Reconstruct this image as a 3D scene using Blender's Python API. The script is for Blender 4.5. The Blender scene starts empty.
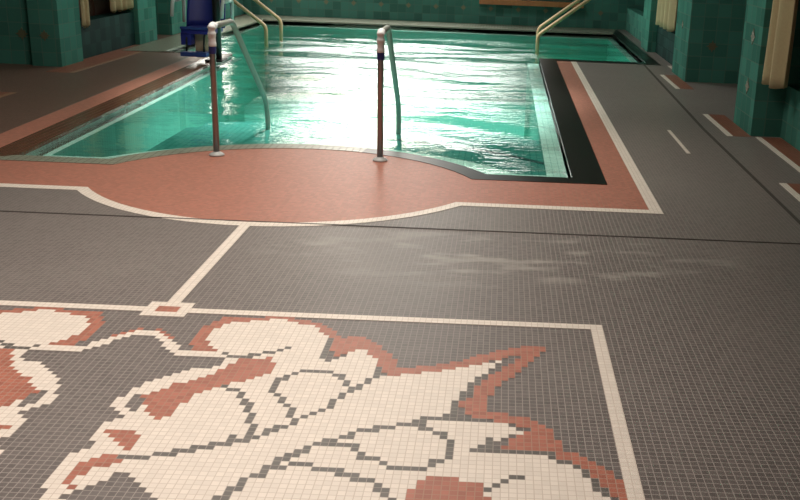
import bpy, bmesh, math, random
from mathutils import Vector, Matrix, noise
random.seed(7)
SC = bpy.context.scene
COL = SC.collection
PI = math.pi

# ------------------------------------------------------------------ helpers
def link(name, bm, mats, parent=None, smooth=False):
    me = bpy.data.meshes.new(name)
    bmesh.ops.recalc_face_normals(bm, faces=bm.faces[:])
    bm.to_mesh(me); bm.free()
    for m in (mats if isinstance(mats, (list, tuple)) else [mats]):
        me.materials.append(m)
    if smooth:
        for p in me.polygons: p.use_smooth = True
    o = bpy.data.objects.new(name, me); COL.objects.link(o)
    if parent: o.parent = parent
    return o

def empty(name, loc, rz=0):
    o = bpy.data.objects.new(name, None); COL.objects.link(o)
    o.location = loc; o.rotation_euler = (0, 0, rz); o.empty_display_size = .1
    return o

def tag(o, label=None, cat=None, group=None, kind=None):
    if label: o['label'] = label
    if cat: o['category'] = cat
    if group: o['group'] = group
    if kind: o['kind'] = kind
    return o

def structure(o, label=None):
    o['kind'] = 'structure'
    if label: o['label'] = label
    return o

def copy_tree(o, parent=None):
    c = o.copy(); COL.objects.link(c)
    if parent: c.parent = parent
    for ch in list(o.children): copy_tree(ch, c)
    return c

def add_box(bm, x0, x1, y0, y1, z0, z1, bevel=0, mi=0):
    vs = [bm.verts.new((x, y, z)) for z in (z0, z1) for y in (y0, y1) for x in (x0, x1)]
    fs = [bm.faces.new([vs[i] for i in q]) for q in
          ((0, 2, 3, 1), (4, 5, 7, 6), (0, 1, 5, 4), (2, 6, 7, 3), (0, 4, 6, 2), (1, 3, 7, 5))]
    for f in fs: f.material_index = mi
    if bevel:
        es = list({e for f in fs for e in f.edges})
        r = bmesh.ops.bevel(bm, geom=es, offset=bevel, segments=2, affect='EDGES', profile=.7)
        for f in r['faces']: f.material_index = mi
    return vs

def box(name, b, m, parent=None, bevel=0):
    bm = bmesh.new(); add_box(bm, *b, bevel=bevel)
    return link(name, bm, m, parent)

def add_prism(bm, pts, z0, z1, mi=0):
    lo = [bm.verts.new((x, y, z0)) for x, y in pts]
    hi = [bm.verts.new((x, y, z1)) for x, y in pts]
    n = len(pts)
    fs = [bm.faces.new(hi), bm.faces.new(lo[::-1])]
    for i in range(n):
        fs.append(bm.faces.new((lo[i], lo[(i+1) % n], hi[(i+1) % n], hi[i])))
    for f in fs: f.material_index = mi

def add_band(bm, a, b, z0, z1, mi=0, closed=False):
    """solid band between two polylines of the same length"""
    n = len(a)
    V = [[bm.verts.new((p[0], p[1], z)) for p in pl] for pl, z in ((a, z0), (b, z0), (a, z1), (b, z1))]
    rng = range(n if closed else n-1)
    for i in rng:
        j = (i+1) % n
        for q in ((V[2][i], V[2][j], V[3][j], V[3][i]), (V[0][j], V[0][i], V[1][i], V[1][j]),
                  (V[0][i], V[0][j], V[2][j], V[2][i]), (V[1][j], V[1][i], V[3][i], V[3][j])):
            bm.faces.new(q).material_index = mi
    if not closed:
        bm.faces.new((V[0][0], V[2][0], V[3][0], V[1][0])).material_index = mi
        bm.faces.new((V[0][-1], V[1][-1], V[3][-1], V[2][-1])).material_index = mi

def round_path(pts, r, seg=6):
    """polyline with its inner corners rounded"""
    pts = [Vector(p) for p in pts]; out = [pts[0]]
    for i in range(1, len(pts)-1):
        a, p, b = pts[i-1], pts[i], pts[i+1]
        d1 = (a-p); d2 = (b-p)
        rr = min(r, d1.length*.48, d2.length*.48)
        s, e = p+d1.normalized()*rr, p+d2.normalized()*rr
        for k in range(seg+1):
            t = k/seg
            out.append((1-t)**2*s+2*t*(1-t)*p+t*t*e)
    out.append(pts[-1]); return out

def add_tube(bm, pts, r, seg=14, mi=0, cap=True):
    pts = [Vector(p) for p in pts]; rings = []
    rs = r if isinstance(r, (list, tuple)) else [r]*len(pts)
    t0 = (pts[1]-pts[0]).normalized()
    ref = Vector((0, 0, 1)) if abs(t0.z) < .9 else Vector((1, 0, 0))
    nrm = t0.cross(ref).normalized()
    for i, p in enumerate(pts):
        t = (pts[min(i+1, len(pts)-1)]-pts[max(i-1, 0)]).normalized()
        nrm = (nrm-t*nrm.dot(t)).normalized(); bn = t.cross(nrm)
        rings.append([bm.verts.new(p+(nrm*math.cos(a)+bn*math.sin(a))*rs[i])
                      for a in (2*PI*k/seg for k in range(seg))])
    for a, b in zip(rings, rings[1:]):
        for k in range(seg):
            f = bm.faces.new((a[k], a[(k+1) % seg], b[(k+1) % seg], b[k])); f.material_index = mi; f.smooth = True
    if cap:
        bm.faces.new(rings[0][::-1]).material_index = mi; bm.faces.new(rings[-1]).material_index = mi

def add_lathe(bm, c, prof, seg=24, mi=0):
    rings = [[bm.verts.new((c[0]+r*math.cos(2*PI*k/seg), c[1]+r*math.sin(2*PI*k/seg), c[2]+z)) for k in range(seg)] for r, z in prof]
    for a, b in zip(rings, rings[1:]):
        for k in range(seg): bm.faces.new((a[k], a[(k+1) % seg], b[(k+1) % seg], b[k])).material_index = mi
    bm.faces.new(rings[0][::-1]).material_index = mi; bm.faces.new(rings[-1]).material_index = mi

def filled(name, loops, z, m, parent=None):
    """flat polygon with holes at height z"""
    bm = bmesh.new(); es = []
    for lp in loops:
        vs = [bm.verts.new((x, y, z)) for x, y in lp]
        es += [bm.edges.new((vs[i], vs[(i+1) % len(vs)])) for i in range(len(vs))]
    bmesh.ops.triangle_fill(bm, edges=es, use_beauty=True, normal=(0, 0, 1))
    for f in bm.faces:
        if f.normal.z < 0: f.normal_flip()
    me = bpy.data.meshes.new(name); bm.to_mesh(me); bm.free(); me.materials.append(m)
    o = bpy.data.objects.new(name, me); COL.objects.link(o)
    if parent: o.parent = parent
    return o

# ------------------------------------------------------------------ materials
class NT:
    def __init__(s, name):
        s.m = bpy.data.materials.new(name); s.m.use_nodes = True
        s.t = s.m.node_tree; s.t.nodes.clear()
        s.out = s.t.nodes.new('ShaderNodeOutputMaterial')
    def n(s, typ, **kw):
        nd = s.t.nodes.new(typ)
        for k, v in kw.items(): setattr(nd, k, v)
        return nd
    def l(s, a, b): s.t.links.new(a, b)
    def math(s, op, a, b=None, c=None, clamp=False):
        nd = s.n('ShaderNodeMath', operation=op, use_clamp=clamp)
        for i, v in enumerate((a, b, c)):
            if v is None: continue
            if isinstance(v, (int, float)): nd.inputs[i].default_value = v
            else: s.l(v, nd.inputs[i])
        return nd.outputs[0]
    def mix(s, f, a, b):
        nd = s.n('ShaderNodeMix', data_type='RGBA')
        for i, v in ((0, f), (6, a), (7, b)):
            if isinstance(v, (int, float)): nd.inputs[i].default_value = v
            elif isinstance(v, tuple): nd.inputs[i].default_value = (*v, 1)
            else: s.l(v, nd.inputs[i])
        return nd.outputs[2]

def srgb(r, g, b):
    f = lambda c: (c/255/12.92) if c <= 10 else ((c/255+.055)/1.055)**2.4
    return (f(r), f(g), f(b))

def tile_mat(name, col, grout, pitch, axes='XY', var=.12, joint=.06, rough=.42, off=(0, 0), bump=.25, stain=0, spec=.5, scuff_sheen=None):
    """glazed tile laid on a square grid with grout joints; every tile a slightly different shade"""
    t = NT(name)
    tc = t.n('ShaderNodeTexCoord'); sp = t.n('ShaderNodeSeparateXYZ'); t.l(tc.outputs['Object'], sp.inputs[0])
    X, Y, Z = sp.outputs
    if axes == 'XY': u, v = X, Y
    else: u, v = t.math('ADD', X, Y), Z
    u = t.math('MULTIPLY', t.math('SUBTRACT', u, off[0]), 1/pitch)
    v = t.math('MULTIPLY', t.math('SUBTRACT', v, off[1]), 1/pitch)
    fu, fv = t.math('FRACT', u), t.math('FRACT', v)
    du = t.math('ABSOLUTE', t.math('SUBTRACT', fu, .5)); dv = t.math('ABSOLUTE', t.math('SUBTRACT', fv, .5))
    mx = t.math('MAXIMUM', du, dv)
    mask = t.math('GREATER_THAN', mx, .5-joint)
    cmb = t.n('ShaderNodeCombineXYZ'); t.l(t.math('FLOOR', u), cmb.inputs[0]); t.l(t.math('FLOOR', v), cmb.inputs[1])
    wn = t.n('ShaderNodeTexWhiteNoise', noise_dimensions='2D'); t.l(cmb.outputs[0], wn.inputs['Vector'])
    k = t.math('MULTIPLY_ADD', wn.outputs['Value'], 2*var, 1-var)
    hsv = t.n('ShaderNodeHueSaturation'); hsv.inputs['Color'].default_value = (*col, 1); t.l(k, hsv.inputs['Value'])
    c = t.mix(mask, hsv.outputs[0], grout)
    if stain:
        ns = t.n('ShaderNodeTexNoise'); ns.inputs['Scale'].default_value = .9; ns.inputs['Detail'].default_value = 5
        t.l(tc.outputs['Object'], ns.inputs['Vector'])
        f = t.math('MULTIPLY', t.math('SUBTRACT', ns.outputs['Fac'], .5, clamp=True), stain*4, clamp=True)
        c = t.mix(f, c, (.30, .27, .24))
    if scuff_sheen:                                # whitish scuffs plus wet sheen painted pale on one floor patch
        hx, hy, rx, ry = scuff_sheen
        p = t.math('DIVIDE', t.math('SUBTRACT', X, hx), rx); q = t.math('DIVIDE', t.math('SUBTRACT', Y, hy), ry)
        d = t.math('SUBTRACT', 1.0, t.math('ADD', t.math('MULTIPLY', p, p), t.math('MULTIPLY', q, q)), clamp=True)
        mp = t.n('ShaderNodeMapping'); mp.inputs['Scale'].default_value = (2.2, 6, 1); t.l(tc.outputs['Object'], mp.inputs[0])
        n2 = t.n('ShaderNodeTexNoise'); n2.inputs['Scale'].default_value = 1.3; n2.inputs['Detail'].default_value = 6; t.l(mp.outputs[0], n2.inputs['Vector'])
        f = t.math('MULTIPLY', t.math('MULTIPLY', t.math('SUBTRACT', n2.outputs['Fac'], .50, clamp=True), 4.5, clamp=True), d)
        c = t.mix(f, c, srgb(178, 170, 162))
    b = t.n('ShaderNodeBsdfPrincipled'); t.l(c, b.inputs['Base Color'])
    t.l(t.math('MULTIPLY_ADD', mask, .3, rough), b.inputs['Roughness'])
    b.inputs['Specular IOR Level'].default_value = spec
    if bump:
        bp = t.n('ShaderNodeBump'); bp.inputs['Strength'].default_value = bump; bp.inputs['Distance'].default_value = .002
        t.l(t.math('SUBTRACT', 1.0, mask), bp.inputs['Height']); t.l(bp.outputs[0], b.inputs['Normal'])
    t.l(b.outputs[0], t.out.inputs[0])
    return t.m

def plain(name, col, rough=.5, metal=0, noise_scale=0, amount=.15, spec=.5):
    t = NT(name)
    b = t.n('ShaderNodeBsdfPrincipled')
    b.inputs['Base Color'].default_value = (*col, 1); b.inputs['Roughness'].default_value = rough
    b.inputs['Metallic'].default_value = metal; b.inputs['Specular IOR Level'].default_value = spec
    if noise_scale:
        tc = t.n('ShaderNodeTexCoord'); ns = t.n('ShaderNodeTexNoise'); ns.inputs['Scale'].default_value = noise_scale
        ns.inputs['Detail'].default_value = 4; t.l(tc.outputs['Object'], ns.inputs['Vector'])
        lo = tuple(x*(1-amount) for x in col); hi = tuple(min(1, x*(1+amount)) for x in col)
        t.l(t.mix(ns.outputs['Fac'], lo, hi), b.inputs['Base Color'])
    t.l(b.outputs[0], t.out.inputs[0])
    return t.m

def wood(name, a, b_, scale=6, rough=.4):
    t = NT(name); tc = t.n('ShaderNodeTexCoord')
    mp = t.n('ShaderNodeMapping'); mp.inputs['Scale'].default_value = (1, 1, .12); t.l(tc.outputs['Object'], mp.inputs[0])
    ns = t.n('ShaderNodeTexNoise'); ns.inputs['Scale'].default_value = scale*6; ns.inputs['Detail'].default_value = 6
    t.l(mp.outputs[0], ns.inputs['Vector'])
    b = t.n('ShaderNodeBsdfPrincipled'); b.inputs['Roughness'].default_value = rough
    t.l(t.mix(ns.outputs['Fac'], a, b_), b.inputs['Base Color']); t.l(b.outputs[0], t.out.inputs[0])
    return t.m

def glow(name, col, strength, cx, rx, cz, rz, axis=0):
    """frosted glass lit from behind by one lamp: bright round the lamp, fading to the rim of the pane"""
    t = NT(name); tc = t.n('ShaderNodeTexCoord'); sp = t.n('ShaderNodeSeparateXYZ'); t.l(tc.outputs['Object'], sp.inputs[0])
    p = t.math('DIVIDE', t.math('SUBTRACT', sp.outputs[axis], cx), rx); q = t.math('DIVIDE', t.math('SUBTRACT', sp.outputs[2], cz), rz)
    d2 = t.math('ADD', t.math('MULTIPLY', p, p), t.math('MULTIPLY', q, q))
    k = t.math('MULTIPLY', t.math('SUBTRACT', 1.0, d2, clamp=True), 1.3)
    ns = t.n('ShaderNodeTexNoise'); ns.inputs['Scale'].default_value = 1.4; t.l(tc.outputs['Object'], ns.inputs['Vector'])
    k = t.math('MULTIPLY', k, t.math('MULTIPLY_ADD', ns.outputs['Fac'], 1.8, .1))
    e = t.n('ShaderNodeEmission'); e.inputs[0].default_value = (*col, 1); t.l(t.math('MULTIPLY', k, strength), e.inputs[1])
    t.l(e.outputs[0], t.out.inputs[0]); return t.m

def emit(name, col, strength):
    t = NT(name); e = t.n('ShaderNodeEmission'); e.inputs[0].default_value = (*col, 1); e.inputs[1].default_value = strength
    t.l(e.outputs[0], t.out.inputs[0]); return t.m

T = .024                                    # mosaic tile pitch, joint included
AX = -1.322                                 # the hall's axis
OFF = (AX, 3.606)
GROUT = srgb(154, 144, 138)
M = {}
M['grey'] = tile_mat('grey_mosaic_tile', srgb(106, 97, 94), GROUT, T, off=OFF, var=.14, stain=.2, scuff_sheen=(.05, 4.5, 1.3, .5))
M['dark'] = tile_mat('dark_mosaic_tile', srgb(102, 96, 91), GROUT, T, off=OFF, var=.15)
M['white'] = tile_mat('cream_mosaic_tile', srgb(230, 218, 206), srgb(208, 194, 181), T, off=OFF, var=.05)
M['red'] = tile_mat('terracotta_mosaic_tile', srgb(170, 104, 86), srgb(172, 134, 117), T, off=OFF, var=.14)
M['granite'] = plain('black_granite', srgb(27, 24, 22), .3, noise_scale=120, amount=.6, spec=.15)
M['brown_cope'] = tile_mat('brown_glazed_tile', srgb(104, 66, 48), srgb(70, 48, 38), T*2, off=OFF, var=.15, rough=.25)
M['side'] = tile_mat('brown_grey_mosaic_tile', srgb(100, 74, 64), srgb(116, 92, 80), T, off=OFF, var=.16)  # grey deck tile with the dim warm light painted in as brown
M['side_red'] = tile_mat('dull_red_mosaic_tile', srgb(136, 78, 60), srgb(130, 92, 74), T, off=OFF, var=.16)
M['tan'] = tile_mat('tan_mosaic_tile', srgb(150, 112, 86), srgb(140, 108, 86), T, off=OFF, var=.1)
M['joint'] = plain('dark_joint_filler', srgb(66, 58, 54), .7)
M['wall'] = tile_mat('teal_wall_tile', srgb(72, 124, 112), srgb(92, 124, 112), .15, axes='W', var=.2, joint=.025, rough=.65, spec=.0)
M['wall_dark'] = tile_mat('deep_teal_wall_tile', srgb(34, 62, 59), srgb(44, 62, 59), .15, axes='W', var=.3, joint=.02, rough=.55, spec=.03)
M['wall_end'] = tile_mat('end_wall_teal_tile', srgb(62, 104, 94), srgb(80, 104, 94), .15, axes='W', var=.25, joint=.02, rough=.5, spec=.05)
M['gold'] = plain('gold_star_glaze', srgb(100, 98, 74), .6)
M['basin'] = tile_mat('aqua_basin_tile', srgb(110, 190, 174), srgb(98, 174, 158), .05, axes='XY', var=.06, bump=0, rough=.5)
M['tread'] = tile_mat('deep_teal_tread_tile', srgb(44, 132, 120), srgb(38, 118, 108), .05, axes='XY', var=.06, bump=0, rough=.5)
M['ledge'] = tile_mat('pale_ledge_tile', srgb(190, 232, 220), srgb(160, 205, 195), .05, axes='XY', var=.06, bump=0, rough=.5)
M['olive_cope'] = tile_mat('grey_green_edge_tile', srgb(136, 138, 122), srgb(110, 110, 98), .05, axes='XY', var=.08, rough=.3)
M['nosing'] = plain('dark_step_nosing', srgb(30, 60, 62), .5)
M['steel'] = plain('brushed_steel', (.27, .25, .24), .28, metal=1, noise_scale=30, amount=.1)
M['dull_steel'] = plain('wet_steel', (.34, .36, .32), .5, metal=.35, noise_scale=30, amount=.1)
M['brass'] = plain('tan_coated_tube', srgb(170, 140, 104), .5, metal=.1)
M['tape'] = plain('white_grip_tape', srgb(250, 250, 250), .5)  # blown highlight on the steel bend, put in as white colour
M['bluetape'] = plain('blue_grip_tape', srgb(52, 58, 130), .5)  # blue fringe of that highlight, put in as colour
M['blue'] = plain('navy_seat_plastic', srgb(30, 40, 128), .45, noise_scale=20, amount=.1)
M['blue2'] = plain('mid_blue_plastic', srgb(40, 64, 130), .45)
M['greypl'] = plain('pale_grey_frame', srgb(190, 192, 190), .4)
M['beige'] = plain('beige_lift_cover', srgb(170, 150, 125), .6)
M['black'] = plain('black_painted_metal', srgb(22, 22, 22), .4)
M['curtain'] = plain('sand_curtain_cloth', srgb(180, 160, 126), .9, noise_scale=60, amount=.1, spec=.1)
M['wood'] = wood('dark_brown_wood', srgb(70, 46, 38), srgb(100, 70, 56))
M['sill'] = wood('orange_brown_wood', srgb(140, 84, 46), srgb(170, 106, 60))
M['plaster'] = plain('dim_plaster', srgb(150, 140, 125), .9)
M['rail'] = M['steel']
# ------------------------------------------------------------------ plan of the pool
AY, AR = 5.45, 1.312                        # centre and radius of the apron's curved front
def front_path(d, xl, xr, y0=6.05, n=24):
    """pool front edge moved d metres into the pool, from left to right"""
    R = AR+d; yy = y0+d
    dx = math.sqrt(R*R-(yy-AY)**2); a0 = math.acos(dx/R)
    pts = [(xl, yy)]
    for k in range(n+1):
        a = PI-a0-(PI-2*a0)*k/n
        pts.append((-1.33+R*math.cos(a), AY+R*math.sin(a)))
    pts.append((xr, yy)); return pts
WL = lambda y: -3.20-.03*(y-6.2)            # left water line
CW = .15
inner = front_path(CW, WL(6.2), .5) + [(.5, 12.92), (1.93, 12.92), (1.93, 17.10), (-4.22, 17.10), (-4.22, 12.05), (WL(12.05), 12.05)]
outer = front_path(0, WL(6.05)-.2, .72) + [(.72, 12.72), (2.10, 12.72), (2.10, 18.0), (-4.72, 18.0), (-4.72, 11.93), (WL(11.93)-.2, 11.93)]

# ------------------------------------------------------------------ floor and its inlays
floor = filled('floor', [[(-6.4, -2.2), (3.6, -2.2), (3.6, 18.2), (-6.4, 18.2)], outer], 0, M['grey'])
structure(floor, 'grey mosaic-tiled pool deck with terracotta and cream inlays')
def arc(cx, cy, R, a0, a1, n=28):
    return [(cx+R*math.cos(a0+(a1-a0)*k/n), cy+R*math.sin(a0+(a1-a0)*k/n)) for k in range(n+1)]
BX, BY, BR = -1.33, 6.225, 1.395            # curved lower edge of the terracotta apron
def bump_line(R, y, xl, xr):
    dx = math.sqrt(R*R-(BY-y)**2); a = math.asin((BY-y)/R)
    return [(xl, y)]+arc(BX, BY, R, PI+a, 2*PI-a)+[(xr, y)]
lo_in = bump_line(BR-.07, 5.475, -3.66, .91)
outer_front = front_path(0, WL(6.05)-.2, .72)
ap = lo_in + [(.91, 12.72), (.72, 12.72), (.72, 6.05)] + outer_front[::-1] + [(WL(11.93)-.2, 11.93), (WL(11.93)-.40, 11.93), (WL(6)-.42, 6.0)]
# drop repeated neighbours
ap2 = []
for p in ap:
    if not ap2 or (Vector(p)-Vector(ap2[-1])).length > 1e-4: ap2.append(p)
filled('apron_tiling', [ap2], .0012, M['red'], floor)
bm = bmesh.new()
a_ = lo_in + [(.91, 12.72)]
b_ = bump_line(BR, 5.40, -3.74, .985) + [(.985, 12.72)]
add_band(bm, a_, b_, .0004, .002)
link('border_line', bm, M['white'], floor)

# ornamental panel, right half of the upper half: per row pairs (count, colour) with 0 grey, 1 cream, 2 terracotta, 3 dark line
RUNS = [
    [17, 0, 5, 2, 50, 0],
    [10, 0, 8, 2, 3, 1, 4, 2, 47, 0],
    [10, 0, 5, 2, 8, 1, 4, 2, 45, 0],
    [9, 0, 3, 2, 14, 1, 2, 2, 44, 0],
    [9, 0, 2, 2, 16, 1, 2, 2, 43, 0],
    [8, 0, 3, 2, 16, 1, 3, 2, 42, 0],
    [8, 0, 2, 2, 18, 1, 2, 2, 42, 0],
    [1, 0, 1, 2, 6, 0, 2, 2, 19, 1, 2, 2, 1, 0, 3, 2, 37, 0],
    [2, 1, 1, 2, 5, 0, 2, 2, 19, 1, 1, 3, 6, 2, 24, 0, 4, 2, 8, 0],
    [3, 1, 1, 2, 4, 0, 2, 2, 19, 1, 1, 3, 7, 2, 21, 0, 6, 2, 8, 0],
    [2, 0, 2, 1, 1, 2, 3, 0, 2, 2, 19, 1, 1, 3, 8, 2, 18, 0, 7, 2, 9, 0],
    [3, 0, 2, 1, 3, 0, 3, 2, 18, 1, 1, 3, 8, 2, 17, 0, 8, 2, 9, 0],
    [4, 0, 2, 1, 2, 0, 3, 2, 12, 1, 1, 3, 5, 1, 1, 3, 4, 2, 2, 1, 3, 2, 14, 0, 5, 2, 2, 0, 2, 2, 10, 0],
    [4, 0, 3, 1, 2, 0, 3, 2, 10, 1, 1, 3, 6, 1, 1, 3, 1, 0, 2, 2, 3, 1, 4, 2, 12, 0, 5, 2, 2, 0, 3, 2, 10, 0],
    [5, 0, 2, 1, 2, 0, 4, 2, 7, 1, 2, 3, 7, 1, 1, 3, 1, 0, 1, 2, 1, 0, 4, 1, 3, 2, 11, 0, 4, 2, 1, 0, 1, 1, 2, 0, 2, 2, 11, 0],
    [6, 0, 8, 1, 1, 3, 3, 1, 2, 3, 9, 1, 1, 3, 2, 0, 6, 1, 3, 2, 8, 0, 5, 2, 2, 1, 2, 0, 3, 2, 11, 0],
    [7, 0, 8, 1, 4, 3, 2, 1, 1, 2, 8, 1, 1, 0, 7, 1, 3, 2, 6, 0, 5, 2, 4, 1, 1, 0, 3, 2, 12, 0],
    [15, 0, 2, 1, 5, 2, 16, 1, 3, 2, 3, 0, 6, 2, 5, 1, 2, 0, 3, 2, 12, 0],
    [15, 0, 2, 1, 6, 2, 15, 1, 1, 3, 9, 2, 7, 1, 1, 0, 3, 2, 13, 0],
    [15, 0, 1, 1, 7, 2, 15, 1, 1, 3, 6, 2, 9, 1, 1, 3, 4, 2, 13, 0],
    [14, 0, 2, 1, 7, 2, 4, 1, 5, 3, 6, 1, 1, 3, 1, 0, 2, 2, 11, 1, 1, 3, 1, 0, 3, 2, 14, 0],
    [11, 0, 4, 1, 8, 2, 3, 1, 1, 3, 5, 1, 2, 3, 4, 1, 1, 3, 14, 1, 1, 3, 3, 2, 15, 0],
    [10, 0, 5, 1, 7, 2, 3, 1, 1, 3, 7, 1, 1, 3, 3, 1, 1, 3, 14, 1, 2, 3, 3, 2, 15, 0],
    [9, 0, 5, 1, 7, 2, 3, 1, 2, 3, 8, 1, 1, 3, 2, 1, 1, 3, 14, 1, 1, 3, 3, 2, 16, 0],
    [8, 0, 5, 1, 7, 2, 4, 1, 1, 3, 9, 1, 1, 3, 1, 1, 1, 3, 15, 1, 1, 3, 3, 2, 16, 0],
    [7, 0, 5, 1, 6, 2, 6, 1, 1, 3, 10, 1, 2, 3, 14, 1, 2, 3, 3, 2, 16, 0],
    [6, 0, 4, 1, 7, 2, 1, 3, 6, 1, 1, 3, 10, 1, 1, 3, 15, 1, 1, 3, 1, 0, 2, 2, 17, 0],
    [6, 0, 4, 1, 6, 2, 2, 1, 2, 3, 4, 1, 1, 3, 9, 1, 1, 3, 16, 1, 1, 3, 3, 2, 17, 0],
    [5, 0, 4, 1, 6, 2, 5, 1, 1, 3, 4, 1, 1, 3, 8, 1, 1, 3, 15, 1, 1, 3, 4, 2, 17, 0],
    [5, 0, 3, 1, 6, 2, 6, 1, 1, 3, 5, 1, 1, 3, 6, 1, 1, 3, 16, 1, 1, 3, 4, 2, 17, 0],
    [5, 0, 1, 1, 1, 0, 7, 2, 7, 1, 1, 3, 4, 1, 1, 3, 6, 1, 1, 3, 16, 1, 1, 3, 1, 0, 3, 2, 17, 0],
    [4, 0, 2, 1, 2, 0, 6, 2, 7, 1, 2, 3, 4, 1, 1, 3, 5, 1, 1, 3, 16, 1, 1, 3, 1, 0, 6, 2, 14, 0],
    [4, 0, 2, 1, 2, 0, 5, 2, 9, 1, 1, 3, 5, 1, 1, 3, 3, 1, 1, 3, 16, 1, 2, 3, 2, 0, 8, 2, 11, 0],
    [4, 0, 2, 1, 2, 0, 1, 1, 4, 2, 9, 1, 1, 3, 5, 1, 1, 3, 2, 1, 1, 3, 14, 1, 9, 3, 1, 0, 6, 2, 10, 0],
    [5, 0, 2, 1, 1, 0, 1, 1, 4, 2, 10, 1, 1, 3, 4, 1, 1, 3, 1, 1, 1, 3, 14, 1, 2, 3, 11, 1, 1, 0, 4, 2, 9, 0],
    [6, 0, 4, 1, 3, 2, 10, 1, 1, 3, 5, 1, 1, 3, 13, 1, 4, 3, 12, 1, 2, 0, 3, 2, 8, 0],
    [7, 0, 4, 1, 1, 2, 11, 1, 1, 3, 5, 1, 1, 3, 10, 1, 3, 3, 3, 1, 2, 3, 12, 1, 4, 2, 8, 0],
    [6, 0, 18, 1, 1, 3, 2, 1, 2, 3, 9, 1, 3, 3, 7, 1, 2, 3, 8, 1, 1, 0, 5, 2, 8, 0],
    [5, 0, 19, 1, 1, 3, 1, 1, 2, 3, 9, 1, 1, 3, 11, 1, 1, 3, 5, 1, 1, 3, 1, 1, 1, 0, 7, 2, 7, 0],
    [5, 0, 19, 1, 1, 3, 1, 1, 1, 3, 9, 1, 2, 3, 12, 1, 1, 3, 4, 1, 1, 3, 2, 0, 7, 2, 7, 0],
    [5, 0, 1, 1, 4, 2, 12, 1, 1, 3, 1, 1, 2, 3, 8, 1, 2, 3, 14, 1, 1, 3, 3, 1, 2, 3, 1, 0, 8, 2, 7, 0],
    [5, 0, 2, 1, 4, 2, 11, 1, 3, 3, 8, 1, 6, 3, 11, 1, 1, 3, 2, 1, 11, 3, 3, 2, 5, 0],
    [5, 0, 3, 1, 3, 2, 9, 1, 3, 3, 9, 1, 1, 3, 5, 1, 1, 3, 11, 1, 1, 3, 12, 1, 1, 3, 4, 2, 4, 0],
    [6, 0, 3, 1, 2, 2, 7, 1, 3, 3, 10, 1, 2, 3, 6, 1, 1, 3, 10, 1, 1, 3, 13, 1, 2, 3, 3, 2, 3, 0],
    [6, 0, 4, 1, 1, 2, 5, 1, 3, 3, 11, 1, 2, 3, 7, 1, 3, 3, 6, 1, 2, 3, 16, 1, 1, 3, 3, 2, 2, 0],
    [5, 0, 9, 1, 3, 3, 12, 1, 2, 3, 11, 1, 1, 3, 5, 1, 1, 3, 18, 1, 1, 3, 3, 2, 1, 0],
    [4, 0, 4, 1, 2, 2, 4, 3, 15, 1, 1, 3, 1, 1, 3, 3, 9, 1, 5, 3, 19, 1, 1, 3, 3, 2, 1, 0],
    [4, 0, 3, 1, 4, 2, 17, 1, 3, 3, 3, 1, 4, 3, 20, 1, 2, 3, 8, 1, 1, 3, 3, 2],
    [4, 0, 2, 1, 4, 2, 18, 1, 1, 3, 8, 1, 3, 3, 8, 1, 4, 2, 5, 1, 1, 3, 10, 1, 1, 3, 3, 2],
    [4, 0, 2, 1, 2, 2, 19, 1, 2, 3, 10, 1, 3, 3, 5, 1, 8, 2, 1, 1, 1, 3, 11, 1, 2, 3, 2, 2],
    [4, 0, 2, 1, 2, 2, 3, 1, 2, 0, 13, 1, 1, 3, 15, 1, 1, 3, 4, 1, 8, 2, 1, 3, 13, 1, 1, 3, 2, 2],
    [4, 0, 2, 1, 1, 2, 4, 1, 3, 0, 12, 1, 1, 3, 15, 1, 2, 3, 2, 1, 9, 2, 15, 1, 1, 0, 1, 2],
    [4, 0, 2, 1, 1, 2, 3, 1, 5, 0, 10, 1, 2, 3, 16, 1, 1, 3, 2, 1, 10, 2, 14, 1, 1, 0, 1, 2],
    [4, 0, 3, 1, 1, 2, 1, 1, 7, 0, 9, 1, 1, 3, 18, 1, 1, 3, 1, 1, 8, 2, 16, 1, 2, 0],
    [5, 0, 3, 1, 9, 0, 7, 1, 2, 3, 31, 1, 15, 0],
    [5, 0, 2, 1, 11, 0, 26, 1, 28, 0],
]
ROWS = []
for run in RUNS:
    row = []
    for k in range(0, len(run), 2): row += [run[k+1]]*run[k]
    ROWS.append(row)
NR, NC = len(ROWS), len(ROWS[0])
bm = bmesh.new()
def cell_run(i0, i1, j, ch):
    x0, x1 = AX+i0*T, AX+i1*T
    y1, y0 = 3.606-j*T, 3.606-(j+1)*T
    f = bm.faces.new([bm.verts.new((x, y, .0012)) for x, y in ((x0, y0), (x1, y0), (x1, y1), (x0, y1))])
    f.material_index = ch-1
for jj in range(2*NR-1):
    row = ROWS[jj if jj < NR else 2*NR-2-jj]
    full = row[::-1]+row
    i = 0
    while i < len(full):
        k = i
        while k < len(full) and full[k] == full[i]: k += 1
        if full[i]: cell_run(i-NC, k-NC, jj, full[i])
        i = k
panel = link('mosaic_ornament', bm, [M['white'], M['red'], M['dark']], floor)
PB = 3.606-(2*NR-1)*T                       # lower inner edge
bm = bmesh.new()
PR = AX+NC*T
PL = AX-NC*T
add_band(bm, [(PL, PB), (PR, PB), (PR, 3.606), (PL, 3.606)], [(PL-.05, PB-.05), (PR+.05, PB-.05), (PR+.05, 3.656), (PL-.05, 3.656)], .0004, .002, closed=True)
link('panel_frame', bm, M['white'], floor)
filled('side_deck_tiling', [[(-6.3, 6.0), (WL(6)-.42, 6.0), (WL(11.93)-.42, 11.93), (-4.72, 11.93), (-4.72, 18.0), (-6.3, 18.0)]], .0003, M['side'], floor)
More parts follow.
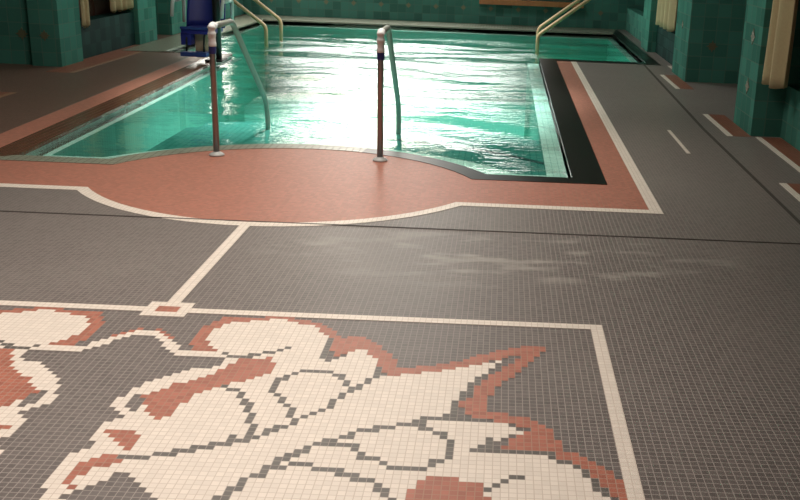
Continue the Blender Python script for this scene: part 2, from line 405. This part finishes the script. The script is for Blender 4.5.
# line joining the panel to the apron, with its little square
bm = bmesh.new()
add_band(bm, [(AX-.028, 3.656), (AX-.028, 4.835)], [(AX+.028, 3.656), (AX+.028, 4.835)], .0004, .0022)
add_band(bm, [(AX-.09, 3.56), (AX+.09, 3.56), (AX+.09, 3.71), (AX-.09, 3.71)],
         [(AX-.045, 3.605), (AX+.045, 3.605), (AX+.045, 3.665), (AX-.045, 3.665)], .0004, .0028, closed=True)
link('joining_line', bm, M['white'], floor)
bm = bmesh.new(); add_box(bm, AX-.045, AX+.045, 3.605, 3.665, .0003, .0026)
link('square_inlay', bm, M['red'], floor)
# expansion joints
bm = bmesh.new()
add_box(bm, -6.2, 1.76, 4.907, 4.920, .0003, .0031)
add_band(bm, [(1.745, 2.0), (1.755, 8.2), (1.86, 12.7)], [(1.765, 2.0), (1.785, 8.2), (1.89, 12.7)], .0003, .0016)
link('expansion_joint', bm, M['joint'], floor)
bm = bmesh.new()
add_box(bm, 1.435, 1.465, 7.15, 8.08, .0003, .0018)
link('short_dash', bm, M['white'], floor)

def strip(x0, x1, y0, y1, line_first):
    """terracotta strip at a pilaster foot, edged with a cream line towards the pool"""
    s = 1 if line_first else -1
    bm = bmesh.new(); add_box(bm, x0, x1, y0, y1, .0002, .0014); link('strip_tiling', bm, M['side_red'], floor)
    bm = bmesh.new()
    xe = x0 if line_first else x1
    add_box(bm, min(xe-.05*s, xe), max(xe-.05*s, xe), y0, y1, .0002, .0020)
    link('strip_border', bm, M['white'] if line_first else M['tan'], floor)
strip(1.965, 2.12, 7.93, 8.98, True)
strip(2.20, 2.37, 5.6, 7.93, True)
strip(1.955, 2.12, 5.0, 6.30, True)
strip(1.985, 2.14, 10.6, 11.75, True)
strip(2.23, 2.30, 11.75, 12.7, True)
strip(-4.80, -4.50, 10.85, 12.6, False)
strip(-4.74, -4.50, 9.95, 10.85, False)
strip(-4.74, -4.44, 7.2, 8.62, False)

# ------------------------------------------------------------------ pool
bm = bmesh.new()
n_ = len(inner)
add_band(bm, inner, outer, -.10, .004, closed=True)
for f in bm.faces:
    c = f.calc_center_median()
    if c.x < -3.15 and 6.1 < c.y < 12.0: f.material_index = 1
    elif c.x < -1.0 and c.y < 7: f.material_index = 2
    elif c.y > 17.0 or c.x < -3.5: f.material_index = 2
coping = structure(link('trim_1', bm, [M['granite'], M['brown_cope'], M['olive_cope']]), 'dark glossy stone coping around the pool edge')

D = -1.25
bm = bmesh.new()
lo = [bm.verts.new((x, y, D)) for x, y in inner]; hi = [bm.verts.new((x, y, -.02)) for x, y in inner]
for i in range(n_):
    j = (i+1) % n_
    f = bm.faces.new((lo[i], lo[j], hi[j], hi[i])); f.material_index = 1 if inner[i][1] < 18 else 0
es = [bm.edges.get((lo[i], lo[(i+1) % n_])) for i in range(n_)]
bmesh.ops.triangle_fill(bm, edges=es, use_beauty=True, normal=(0, 0, 1))
basin = structure(link('pool_basin', bm, [M['basin'], M['ledge']]), 'aqua tiled basin under the water')
# submerged rim ledge, front steps, side steps of the two bays
bm = bmesh.new()
D1 = CW+.40
led_in = front_path(D1, WL(6.6)+.05, .5-.15) + [(.5-.15, 13.07), (1.93-.1, 13.07), (1.93-.1, 16.9), (-4.22+.06, 16.9), (-4.22+.06, 12.35), (WL(12.05)+.05, 12.35)]
add_band(bm, led_in, inner, D, -.085, closed=True)
for f in bm.faces:
    if f.calc_center_median().z > -.09: f.material_index = 1
link('rim_ledge', bm, [M['basin'], M['ledge']], basin)
def step_path(d, xl, xr, n=24):
    """line parallel to the curved front, beginning on the curve at xl"""
    R = AR+d; yy = 6.05+d
    dx = math.sqrt(R*R-(yy-AY)**2); a0 = math.acos(dx/R); a1 = math.acos((xl+1.33)/R)
    return [(-1.33+R*math.cos(a1+(a0-a1)*k/n), AY+R*math.sin(a1+(a0-a1)*k/n)) for k in range(n+1)]+[(xr, yy)]
d0 = D1
for k, (w, z, inlay) in enumerate(((.85, -.10, .47), (.50, -.16, .18), (.5, -.30, 0), (.45, -.55, 0), (.4, -.85, 0))):
    bm = bmesh.new(); add_band(bm, step_path(d0, -2.6, .35), step_path(d0+w, -2.6, .35), D, z); st = link('pool_step', bm, M['tread'], basin)
    if inlay:
        bm = bmesh.new(); add_band(bm, step_path(d0+inlay-.05, -.9, .35), step_path(d0+inlay, -.9, .35), z-.05, z+.003)
        link('step_marking', bm, M['nosing'], st)
    d0 += w

# water: a closed body with a rippled upper face
def inside(x, y, poly):
    r = False
    for (x1, y1), (x2, y2) in zip(poly, poly[1:]+poly[:1]):
        if (y1 > y) != (y2 > y) and x < (x2-x1)*(y-y1)/(y2-y1)+x1: r = not r
    return r
WZ = -.042
def wave(x, y):
    h = 0
    wx = x; y_ = y                              # swirl the ripples a little
    x = x+.9*noise.noise(Vector((wx*.55, y_*.55, 7.7))); y = y+.45*noise.noise(Vector((wx*.6+5, y_*.5, 3.3)))
    h += .0320*noise.noise(Vector((x*.55+2.2, y*.95, .3)))
    h += .0200*noise.noise(Vector((x*.9+9+y*.4, y*2.2, 1.7)))
    h += .0060*noise.noise(Vector((x*2.2+3, y*5.0, 4.1)))
    x, y = wx, y_
    if y < 12.2: h *= min(1, max(.15, (x-WL(y))/.45))      # calmer against the left edge
    return h
G = .045
nx, ny = int(6.66/G)+1, int(11.98/G)+1
bm = bmesh.new(); grid = {}
def wv(i, j):
    if (i, j) not in grid:
        x, y = -4.65+i*G, 6.03+j*G
        grid[i, j] = bm.verts.new((x, y, WZ+wave(x, y)))
    return grid[i, j]
ins = {(i, j): inside(-4.65+i*G, 6.03+j*G, inner) for i in range(nx+1) for j in range(ny+1)}
for i in range(nx):
    for j in range(ny):
        if ins[i, j] or ins[i+1, j] or ins[i, j+1] or ins[i+1, j+1]:
            bm.faces.new((wv(i, j), wv(i+1, j), wv(i+1, j+1), wv(i, j+1)))
top_edges = [e for e in bm.edges if len(e.link_faces) == 1]
ext = bmesh.ops.extrude_edge_only(bm, edges=top_edges)
nv = [v for v in ext['geom'] if isinstance(v, bmesh.types.BMVert)]
for v in nv: v.co.z = D-.03
be = [e for e in ext['geom'] if isinstance(e, bmesh.types.BMEdge) and all(abs(v.co.z-(D-.03)) < 1e-6 for v in e.verts)]
bmesh.ops.triangle_fill(bm, edges=be, use_beauty=False, normal=(0, 0, -1))
t = NT('pool_water')
tcn = t.n('ShaderNodeTexCoord')
mp = t.n('ShaderNodeMapping'); mp.inputs['Scale'].default_value = (4.5, 9, 1); t.l(tcn.outputs['Object'], mp.inputs[0])
ns = t.n('ShaderNodeTexNoise'); ns.inputs['Scale'].default_value = 1.6; ns.inputs['Detail'].default_value = 3; t.l(mp.outputs[0], ns.inputs['Vector'])
bp = t.n('ShaderNodeBump'); bp.inputs['Strength'].default_value = 1; bp.inputs['Distance'].default_value = .006; t.l(ns.outputs['Fac'], bp.inputs['Height'])
fr = t.n('ShaderNodeFresnel'); fr.inputs['IOR'].default_value = 1.33; t.l(bp.outputs[0], fr.inputs['Normal'])
gl = t.n('ShaderNodeBsdfGlossy'); gl.inputs['Roughness'].default_value = .06; gl.inputs['Color'].default_value = (1, 1, 1, 1); t.l(bp.outputs[0], gl.inputs['Normal'])
tr = t.n('ShaderNodeBsdfTransparent'); tr.inputs['Color'].default_value = (.95, .99, .98, 1)
mx = t.n('ShaderNodeMixShader'); t.l(fr.outputs[0], mx.inputs[0]); t.l(tr.outputs[0], mx.inputs[1]); t.l(gl.outputs[0], mx.inputs[2])
t.l(mx.outputs[0], t.out.inputs[0])
va = t.n('ShaderNodeVolumeAbsorption'); va.inputs['Color'].default_value = (.02, .75, .66, 1); va.inputs['Density'].default_value = .06
t.l(va.outputs[0], t.out.inputs['Volume'])
water = link('water', bm, t.m, smooth=True)
tag(water, 'clear rippled turquoise water filling the pool', 'water', kind='stuff')

# ------------------------------------------------------------------ walls
H = 4.3
structure(box('ceiling', (-6.4, 3.6, -2.2, 18.2, H, H+.2), M['plaster']))
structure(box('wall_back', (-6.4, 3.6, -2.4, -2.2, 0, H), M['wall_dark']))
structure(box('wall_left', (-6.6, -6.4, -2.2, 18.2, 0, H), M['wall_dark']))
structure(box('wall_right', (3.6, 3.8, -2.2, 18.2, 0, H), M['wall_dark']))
# lit frosted windows in the far wall (x0, x1, z0, z1, strength, colour, edge falloff)
PANES = [(-4.6, 1.25, .48, 1.95, 8, (1, .98, .93), -1.85, 2.75, 1.27, .60),
         (-4.6, -.6, 2.30, 3.4, 9, (1, .91, .78), -2.9, 1.95, 2.8, .55)]
bm = bmesh.new()
for b4 in ((-6.4, 3.6, 0, .48), (-6.4, -4.6, .48, 1.95), (1.25, 3.6, .48, 1.95),
           (-6.4, 3.6, 1.95, 2.30), (-6.4, -4.6, 2.30, 3.4), (-.6, 3.6, 2.30, 3.4), (-6.4, 3.6, 3.4, H)):
    add_box(bm, b4[0], b4[1], 18, 18.2, b4[2], b4[3])
bmesh.ops.remove_doubles(bm, verts=bm.verts, dist=1e-5)
far_wall = structure(link('wall_far', bm, M['wall_end']), 'dark teal tiled end wall with a row of gold stars')
def rel(o, p):
    o.location = Vector(o.location)-Vector(p.location); return o
for k, (x0, x1, z0, z1, s, col, cx, rx, cz, rz) in enumerate(PANES):
    win = structure(empty('window_%d' % (k+1), ((x0+x1)/2, 18.1, z0)))
    rel(box('glowing_pane', (x0, x1, 18.09, 18.12, z0, z1), glow('lit_frosted_glass', col, s, cx, rx, cz, rz), win), win)
    bm = bmesh.new()
    for x in (x0, x1): add_box(bm, x-.03, x+.03, 18.02, 18.09, z0, z1)
    for z in (z0, z1): add_box(bm, x0, x1, 18.02, 18.09, z-.03, z+.03)
    rel(link('window_frame', bm, M['wood'], win), win)
win = structure(empty('window_3', (-4.84, 16.6, .60)))  # unseen glowing panel added for a bright streak on the water
rel(box('glowing_pane', (-4.87, -4.84, 14.92, 17.95, .60, 1.3), glow('lit_side_glass', (1, .95, .85), 13, 15.9, 1.5, .95, .42, axis=1), win), win)  # glowing face of the added unseen panel

def star_bm(c, r, nrm='Y'):
    bm = bmesh.new(); f = []; b = []
    for k in range(16):
        a = 2*PI*k/16; q = r if k % 2 == 0 else r*.55
        if k % 4 == 2: q = r*.75
        d = (q*math.cos(a), q*math.sin(a))
        for lst, off in ((f, -.004), (b, .004)):
            lst.append(bm.verts.new((c[0]+d[0], c[1]+off, c[2]+d[1]) if nrm == 'Y' else (c[0]+off, c[1]+d[0], c[2]+d[1])))
    bm.faces.new(f); bm.faces.new(b[::-1])
    for k in range(16): bm.faces.new((f[k], f[(k+1) % 16], b[(k+1) % 16], b[k]))
    return bm
for k in range(13):
    link('star_tile', star_bm((-4.28+.505*k, 17.998, .285), .055), M['gold'], far_wall)
box('bench_board', (-.45, 1.45, 17.82, 18.0, .37, .46), M['sill'], far_wall, bevel=.01)

def pilaster(nm, x0, x1, y0, y1, stars=(), m='wall', lab=None):
    bm = bmesh.new(); add_box(bm, x0, x1, y0, y1, 0, H)
    o = structure(link(nm, bm, M[m]), lab)
    for s in stars:
        link('star_tile', star_bm(s[:3], s[4] if len(s) > 4 else .05, s[3]), M['gold'], o)
    return o
def low_wall(nm, x0, x1, y0, y1, z, m='wall'):
    bm = bmesh.new(); add_box(bm, x0, x1, y0, y1, 0, z)
    return structure(link(nm, bm, M[m]))
# right side
pilaster('pilaster', 2.12, 3.6, 5.0, 6.25)
pilaster('pilaster', 2.12, 3.6, 7.97, 8.60, ((2.119, 8.25, .80, 'X', .07), (2.119, 8.25, .38, 'X', .07)), lab='green tiled pilaster with gold star beside the near right curtain')
low_wall('low_wall', 2.37, 2.55, 6.25, 7.97, .44)
pilaster('pilaster', 2.14, 3.6, 11.2, 12.1, ((2.42, 11.199, .42, 'Y', .07), (2.139, 11.65, .62, 'X')), lab='green tiled pilaster between the two right curtains')
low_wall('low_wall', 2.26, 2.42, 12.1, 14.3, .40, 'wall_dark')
pilaster('pilaster', 2.14, 3.6, 14.3, 15.0)
low_wall('low_wall', 2.26, 2.42, 15.0, 18.0, .40)
box('wall_niche', (3.0, 3.1, 8.87, 11.2, 0, H), M['wall_dark']); structure(bpy.data.objects['wall_niche'])
# left side
pilaster('pilaster', -6.4, -4.76, 7.2, 8.3)
pilaster('pilaster', -6.4, -5.02, 10.42, 10.75, ((-5.18, 10.418, .33, 'Y', .07),), m='wall')
pilaster('pilaster', -5.06, -4.74, 10.34, 10.88, ((-4.90, 10.338, .33, 'Y', .06),), lab='green tiled pilaster beside the narrow left curtain')
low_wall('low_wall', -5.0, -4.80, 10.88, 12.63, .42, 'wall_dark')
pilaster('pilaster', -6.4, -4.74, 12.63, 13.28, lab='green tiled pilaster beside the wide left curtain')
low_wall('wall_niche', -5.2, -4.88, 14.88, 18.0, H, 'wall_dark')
low_wall('low_wall', -4.88, -4.80, 14.88, 18.0, .58)
pilaster('pilaster', -6.4, -4.76, 13.95, 14.88)
# ------------------------------------------------------------------ wooden backs of the curtained niches
def panel_board(x, y0, y1, z0, z1, label, s, grp=None):
    """dark framed wooden panel facing the pool (s = direction it faces)"""
    o = empty('wooden_panel', (x, (y0+y1)/2, z0)); 
    def put(nm, b, m, bev=0): rel(box(nm, b, m, o, bev), o)
    put('board', (min(x, x-.03*s), max(x, x-.03*s), y0, y1, z0, z1), M['wood'])
    n = 3; w = (y1-y0)/n
    for k in range(n+1):
        y = y0+k*w
        ya, yb = max(y0, y-.04), min(y1, y+.04)
        put('stile', (min(x, x+.02*s), max(x, x+.02*s), ya, yb, z0, z1), M['wood'], .004)
    tag(o, label, 'panel'); return o
panel_board(2.60, 6.26, 7.96, 0, 2.4, 'dark brown wooden panel behind the near right curtain', -1)
panel_board(2.48, 12.11, 14.29, 0, 2.4, 'dark brown wooden panel behind the far right curtain', -1)
panel_board(-5.06, 10.89, 12.62, 0, 2.4, 'dark brown wooden panel between the two left curtains', 1)
# ------------------------------------------------------------------ curtains
def curtain(x, y0, y1, ztop, zbot, folds, amp, label, flare=.0, tie=None):
    """cloth hung along Y in folds, closed top to bottom"""
    bm = bmesh.new(); nu, nv = folds*10, 24; rows = []
    yc = (y0+y1)/2
    for th in (-.004, .004):
        rr = []
        for j in range(nv+1):
            v = j/nv; z = ztop+(zbot-ztop)*v; row = []
            for i in range(nu+1):
                u = i/nu
                wob = .25*math.sin(u*7+v*3)
                dx = amp*math.sin(2*PI*folds*u+wob)*(.75+.25*v)
                yy = yc+(y0+(y1-y0)*u-yc)*(1-flare*(1-v))+.012*math.sin(v*5+u*9)
                zz = z+(.018*math.sin(2*PI*folds*u+.6) if j == nv else 0)
                row.append(bm.verts.new((x+dx+th, yy, zz)))
            rr.append(row)
        rows.append(rr)
    for rr in rows:
        for j in range(nv):
            for i in range(nu): bm.faces.new((rr[j][i], rr[j][i+1], rr[j+1][i+1], rr[j+1][i]))
    A, B = rows
    for j in range(nv):
        for i in (0, nu): bm.faces.new((A[j][i], A[j+1][i], B[j+1][i], B[j][i]))
    for i in range(nu):
        for j in (0, nv): bm.faces.new((A[j][i], A[j][i+1], B[j][i+1], B[j][i]))
    root = empty('curtain', (x, yc, ztop))
    rel(link('cloth', bm, M['curtain'], root, smooth=True), root)
    bm = bmesh.new(); add_tube(bm, [(x, y0-.05, ztop+.02), (x, y1+.05, ztop+.02)], .014)
    rel(link('rod', bm, M['black'], root), root)
    tag(root, label, 'curtain', 'curtains of the side niches')
    return root
curtain(2.19, 7.46, 7.93, 2.3, .47, 2, .05, 'sand curtain hanging beside the nearest green pilaster on the right')
curtain(2.25, 12.85, 14.2, 2.3, .43, 4, .045, 'sand curtain in the far right niche near the dark pool edge')
curtain(-4.74, 10.93, 11.13, 2.3, .37, 2, .025, 'narrow sand curtain strip beside the broad lit pilaster on the left')
curtain(-4.78, 11.85, 12.60, 2.3, .47, 4, .045, 'wide gathered sand curtain nearest the blue chair')
bm = bmesh.new()
add_lathe(bm, (2.47, 7.22, .492), [(.012, -.05), (.035, -.04), (.045, 0), (.035, .04), (.012, .05)], 16)
kn = link('tieback_knob', bm, M['beige'], smooth=True)
tag(kn, 'small pale knob on the dark panel beside the near right curtain', 'knob')

# ------------------------------------------------------------------ front stair handrails
def handrail(x, y, label):
    """chrome rail: post on the apron, bent over the top and down into the water"""
    o = empty('handrail', (x, y, 0))
    R_ = .021
    bm = bmesh.new(); add_tube(bm, round_path([(0, 0, 0), (0, .01, .875), (0, .10, .875)], .06, 8), R_)
    link('post', bm, M['steel'], o)
    bm = bmesh.new()
    add_tube(bm, round_path([(0, .09, .875), (0, .50, .868), (0, 1.38, .19), (0, 1.44, .10), (0, 1.47, 0), (0, 1.47, -.10)], .055, 8), R_)
    link('sloping_rail', bm, M['dull_steel'], o)
    bm = bmesh.new()
    add_lathe(bm, (0, 0, 0), [(.052, .002), (.052, .010), (.036, .020), (.024, .024), (.0225, .03)], 24)
    link('flange', bm, M['greypl'], o, smooth=True)
    # highlight on the bend, modelled as an uneven white sleeve
    bm = bmesh.new(); pts = []; rs = []
    base = round_path([(0, .0095, .745), (0, .0095, .875), (0, .05, .875)], .06, 8)
    full = []
    for a, b in zip(base, base[1:]):
        k = max(1, int((b-a).length/.008))
        full += [a.lerp(b, i/k) for i in range(k)]
    full.append(base[-1])
    for i, p in enumerate(full):
        pts.append(p); rs.append(R_+.004+.0025*math.sin(i*.9)+(.003 if i % 5 == 0 else 0))
    add_tube(bm, pts, rs, 16); link('white_grip_tape', bm, M['tape'], o)
    bm = bmesh.new(); add_tube(bm, [(0, .0085, .695+.006*k) for k in range(11)], [R_+.003+.002*(k % 2) for k in range(11)], 16)
    link('blue_grip_tape', bm, M['bluetape'], o)
    for nm, lb in (('white_grip_tape', 'white tape wound round the top bend'), ('blue_grip_tape', 'blue tape band under the white tape')):
        for ch in o.children:
            if ch.name.startswith(nm): ch['label'] = lb
    tag(o, label, 'handrail', 'stair handrails at the front of the pool'); return o
h1 = handrail(-1.937, 6.44, 'steel stair handrail with taped top in front of the blue chair')
h2 = copy_tree(h1); h2.location = (-.815, 6.48, 0)
h2['label'] = 'steel stair handrail with taped top standing near the middle of the curved apron'
h2.rotation_euler = (0, 0, .02)

# ------------------------------------------------------------------ far handrails of the side bays
def bay_rail(y, s, x0, zlow, run, wallx, label, grp):
    """sloping rail rising from the bay's water and fixed to the side pilaster; s = -1 left bay, 1 right bay"""
    o = empty('bay_handrail', (x0, y, -.035)); L = abs(wallx-x0)
    bm = bmesh.new()
    add_tube(bm, round_path([(0, 0, -.09), (0, 0, zlow), (s*run, 0, zlow+run*.76), (s*L, 0, zlow+run*.76)], .07, 8), .027)
    link('rail', bm, M['brass'], o)
    bm = bmesh.new(); add_tube(bm, [(s*(L-.02), 0, zlow+run*.76), (s*L, 0, zlow+run*.76)], .05, 20); link('wall_flange', bm, M['greypl'], o)
    tag(o, label, 'handrail', grp); return o
gl_ = 'tan handrails of the left pool bay'; gr_ = 'tan handrails of the right pool bay'
bay_rail(14.09, -1, -3.44, .20, 1.15, -4.76, 'nearer tan handrail of the left pair beyond the blue chair', gl_)
bay_rail(14.74, -1, -3.37, .24, 1.2, -4.76, 'farther tan handrail of the left pair beyond the blue chair', gl_)
bay_rail(14.42, 1, .52, .20, 1.45, 2.14, 'nearer tan handrail of the right pair by the far wall', gr_)
bay_rail(14.92, 1, .54, .26, 1.45, 2.14, 'farther tan handrail of the right pair by the far wall', gr_)

# ------------------------------------------------------------------ pool lift chair
def lift():
    o = empty('pool_lift_chair', (-3.56, 11.30, 0), 0)
    def bx(nm, b, m, bev=.01, par=None): return box(nm, b, M[m], par or o, bev)
    # base plate and mast stand on the pool edge, the seat hangs from an arm
    bx('base_plate', (.10, .30, -.10, .14, .004, .03), 'black')
    bm = bmesh.new(); add_tube(bm, [(.23, 0, .02), (.23, 0, 1.25)], .045, 18); link('mast', bm, M['black'], o)
    bm = bmesh.new(); add_tube(bm, round_path([(.23, 0, 1.2), (.23, .05, 1.32), (-.02, .22, 1.32), (-.02, .24, .95)], .08), .03); link('arm', bm, M['greypl'], o)
    bm = bmesh.new(); add_box(bm, -.12, .25, -.24, .20, .33, .40, .03); seat = link('seat', bm, M['blue'], o)
    bm = bmesh.new(); add_box(bm, -.12, .25, -.26, -.23, .385, .415, .01); link('seat_edge', bm, M['blue2'], seat)['label'] = 'lighter blue front edge of the seat'
    bm = bmesh.new(); add_box(bm, -.13, -.01, -.22, .10, .20, .345, .02); link('side_shell', bm, M['blue'], seat)
    # back: curved shell leaning away
    bm = bmesh.new(); N = 12; fr_, bk = [], []
    for th, lst in ((0, fr_), (.025, bk)):
        for j in range(9):
            z = .38+.64*j/8; row = []
            for i in range(N+1):
                u = -1+2*i/N; w = .225*(1-.10*(j/8)**3)
                row.append(bm.verts.new((.065+u*w, .17+.16*j/8-.07*u*u+th, z-.03*u*u*(j == 8))))
            lst.append(row)
    for lst in (fr_, bk):
        for j in range(8):
            for i in range(N): bm.faces.new((lst[j][i], lst[j][i+1], lst[j+1][i+1], lst[j+1][i]))
    for j in range(8):
        for i in (0, N): bm.faces.new((fr_[j][i], fr_[j+1][i], bk[j+1][i], bk[j][i]))
    for i in range(N):
        for j in (0, 8): bm.faces.new((fr_[j][i], fr_[j][i+1], bk[j][i+1], bk[j][i]))
    link('backrest', bm, M['blue'], o, smooth=True)
    for s in (-1, 1):
        xx = .065+s*.285
        bm = bmesh.new(); add_tube(bm, round_path([(xx, .22, .42), (xx, .24, .70), (xx, -.15, .70), (xx, -.2, .52)], .05), .020)
        ar = link('armrest', bm, M['greypl'], o)
        bm = bmesh.new(); add_tube(bm, [(xx, .16, .705), (xx, -.10, .705)], .032, 14); link('arm_pad', bm, M['greypl'], ar)
    bm = bmesh.new(); add_box(bm, .0, .15, -.12, .02, .05, .345, .03); link('support_column', bm, M['beige'], o)
    for s in (-1, 1):
        bm = bmesh.new(); add_tube(bm, round_path([(.04+s*.10, -.18, .34), (.04+s*.10, -.22, .28), (.04+s*.10, -.24, .12)], .04), .012); link('footrest_leg', bm, M['black'], o)
    bm = bmesh.new(); add_box(bm, -.11, .19, -.32, -.16, .085, .135, .015); link('footrest', bm, M['blue2'], o)
    tag(o, 'navy blue pool lift chair on the left pool edge', 'chair'); return o
lift()

# ------------------------------------------------------------------ light
def area(name, loc, size, power, col, rot=(0, 0, 0)):
    d = bpy.data.lights.new(name, 'AREA'); d.shape = 'DISK'; d.size = size; d.energy = power; d.color = col
    o = bpy.data.objects.new(name, d); COL.objects.link(o); o.location = loc; o.rotation_euler = rot; return o
WARM = (1, .89, .80)
def spot(name, loc, target, angle, power, col, blend=.8, rad=.25):
    d = bpy.data.lights.new(name, 'SPOT'); d.spot_size = math.radians(angle); d.spot_blend = blend
    d.energy = power; d.color = col; d.shadow_soft_size = rad
    o = bpy.data.objects.new(name, d); COL.objects.link(o); o.location = loc
    o.rotation_euler = (Vector(target)-Vector(loc)).to_track_quat('-Z', 'Y').to_euler(); return o
spot('ceiling_spot', (-1.4, 2.5, 4.2), (-1.5, 2.9, 0), 92, 680, WARM, 1)
spot('ceiling_spot', (-.7, 6.4, 4.2), (-.7, 6.6, 0), 80, 250, WARM, 1)
spot('ceiling_spot', (.6, 10.5, 4.2), (.9, 10.6, 0), 60, 75, WARM, 1)
area('ceiling_panel', (-1.6, 6.5, 4.25), 2.6, 120, (1, .92, .82))  # unseen soft fill added to brighten the walls
area('ceiling_panel', (-1.3, 13.5, 4.25), 2.0, 90, (.95, 1, .94))  # second added fill, over the far end of the pool
spot('pool_spot', (-1.4, 9.5, 4.2), (-1.4, 9.5, 0), 62, 2300, (.95, 1, .94), .7)  # unseen spot added to brighten the basin
spot('pool_spot', (-1.3, 14.5, 4.2), (-1.3, 14.5, 0), 70, 1700, (.95, 1, .94), .7)  # same added light for the far part of the basin
w = bpy.data.worlds.new('dim_room'); SC.world = w; w.use_nodes = True
w.node_tree.nodes['Background'].inputs[0].default_value = (.02, .02, .02, 1)

# ------------------------------------------------------------------ camera
cd = bpy.data.cameras.new('camera'); cam = bpy.data.objects.new('camera', cd); COL.objects.link(cam)
f_px, ppx, ppy = 957., 495., 225.
pitch, roll = math.atan(285/957), .041
cd.sensor_fit = 'HORIZONTAL'; cd.sensor_width = 36; cd.lens = f_px*36/800
cd.shift_x = -(ppx-400)/800; cd.shift_y = (ppy-250)/800
cam.matrix_world = Matrix.Translation((0, 0, 1.5)) @ Matrix.Rotation(PI/2-pitch, 4, 'X') @ Matrix.Rotation(roll, 4, 'Z')
cd.clip_start = .05
SC.camera = cam
vs = SC.view_settings
SC.display_settings.display_device = 'sRGB'
vs.view_transform = 'Standard'; vs.look = 'None'; vs.gamma = 1; vs.use_curve_mapping = False
vs.exposure = 0.0
SC.cycles.use_denoising = True
SC.cycles.max_bounces = 8; SC.cycles.transparent_max_bounces = 16
SC.cycles.sample_clamp_indirect = 6
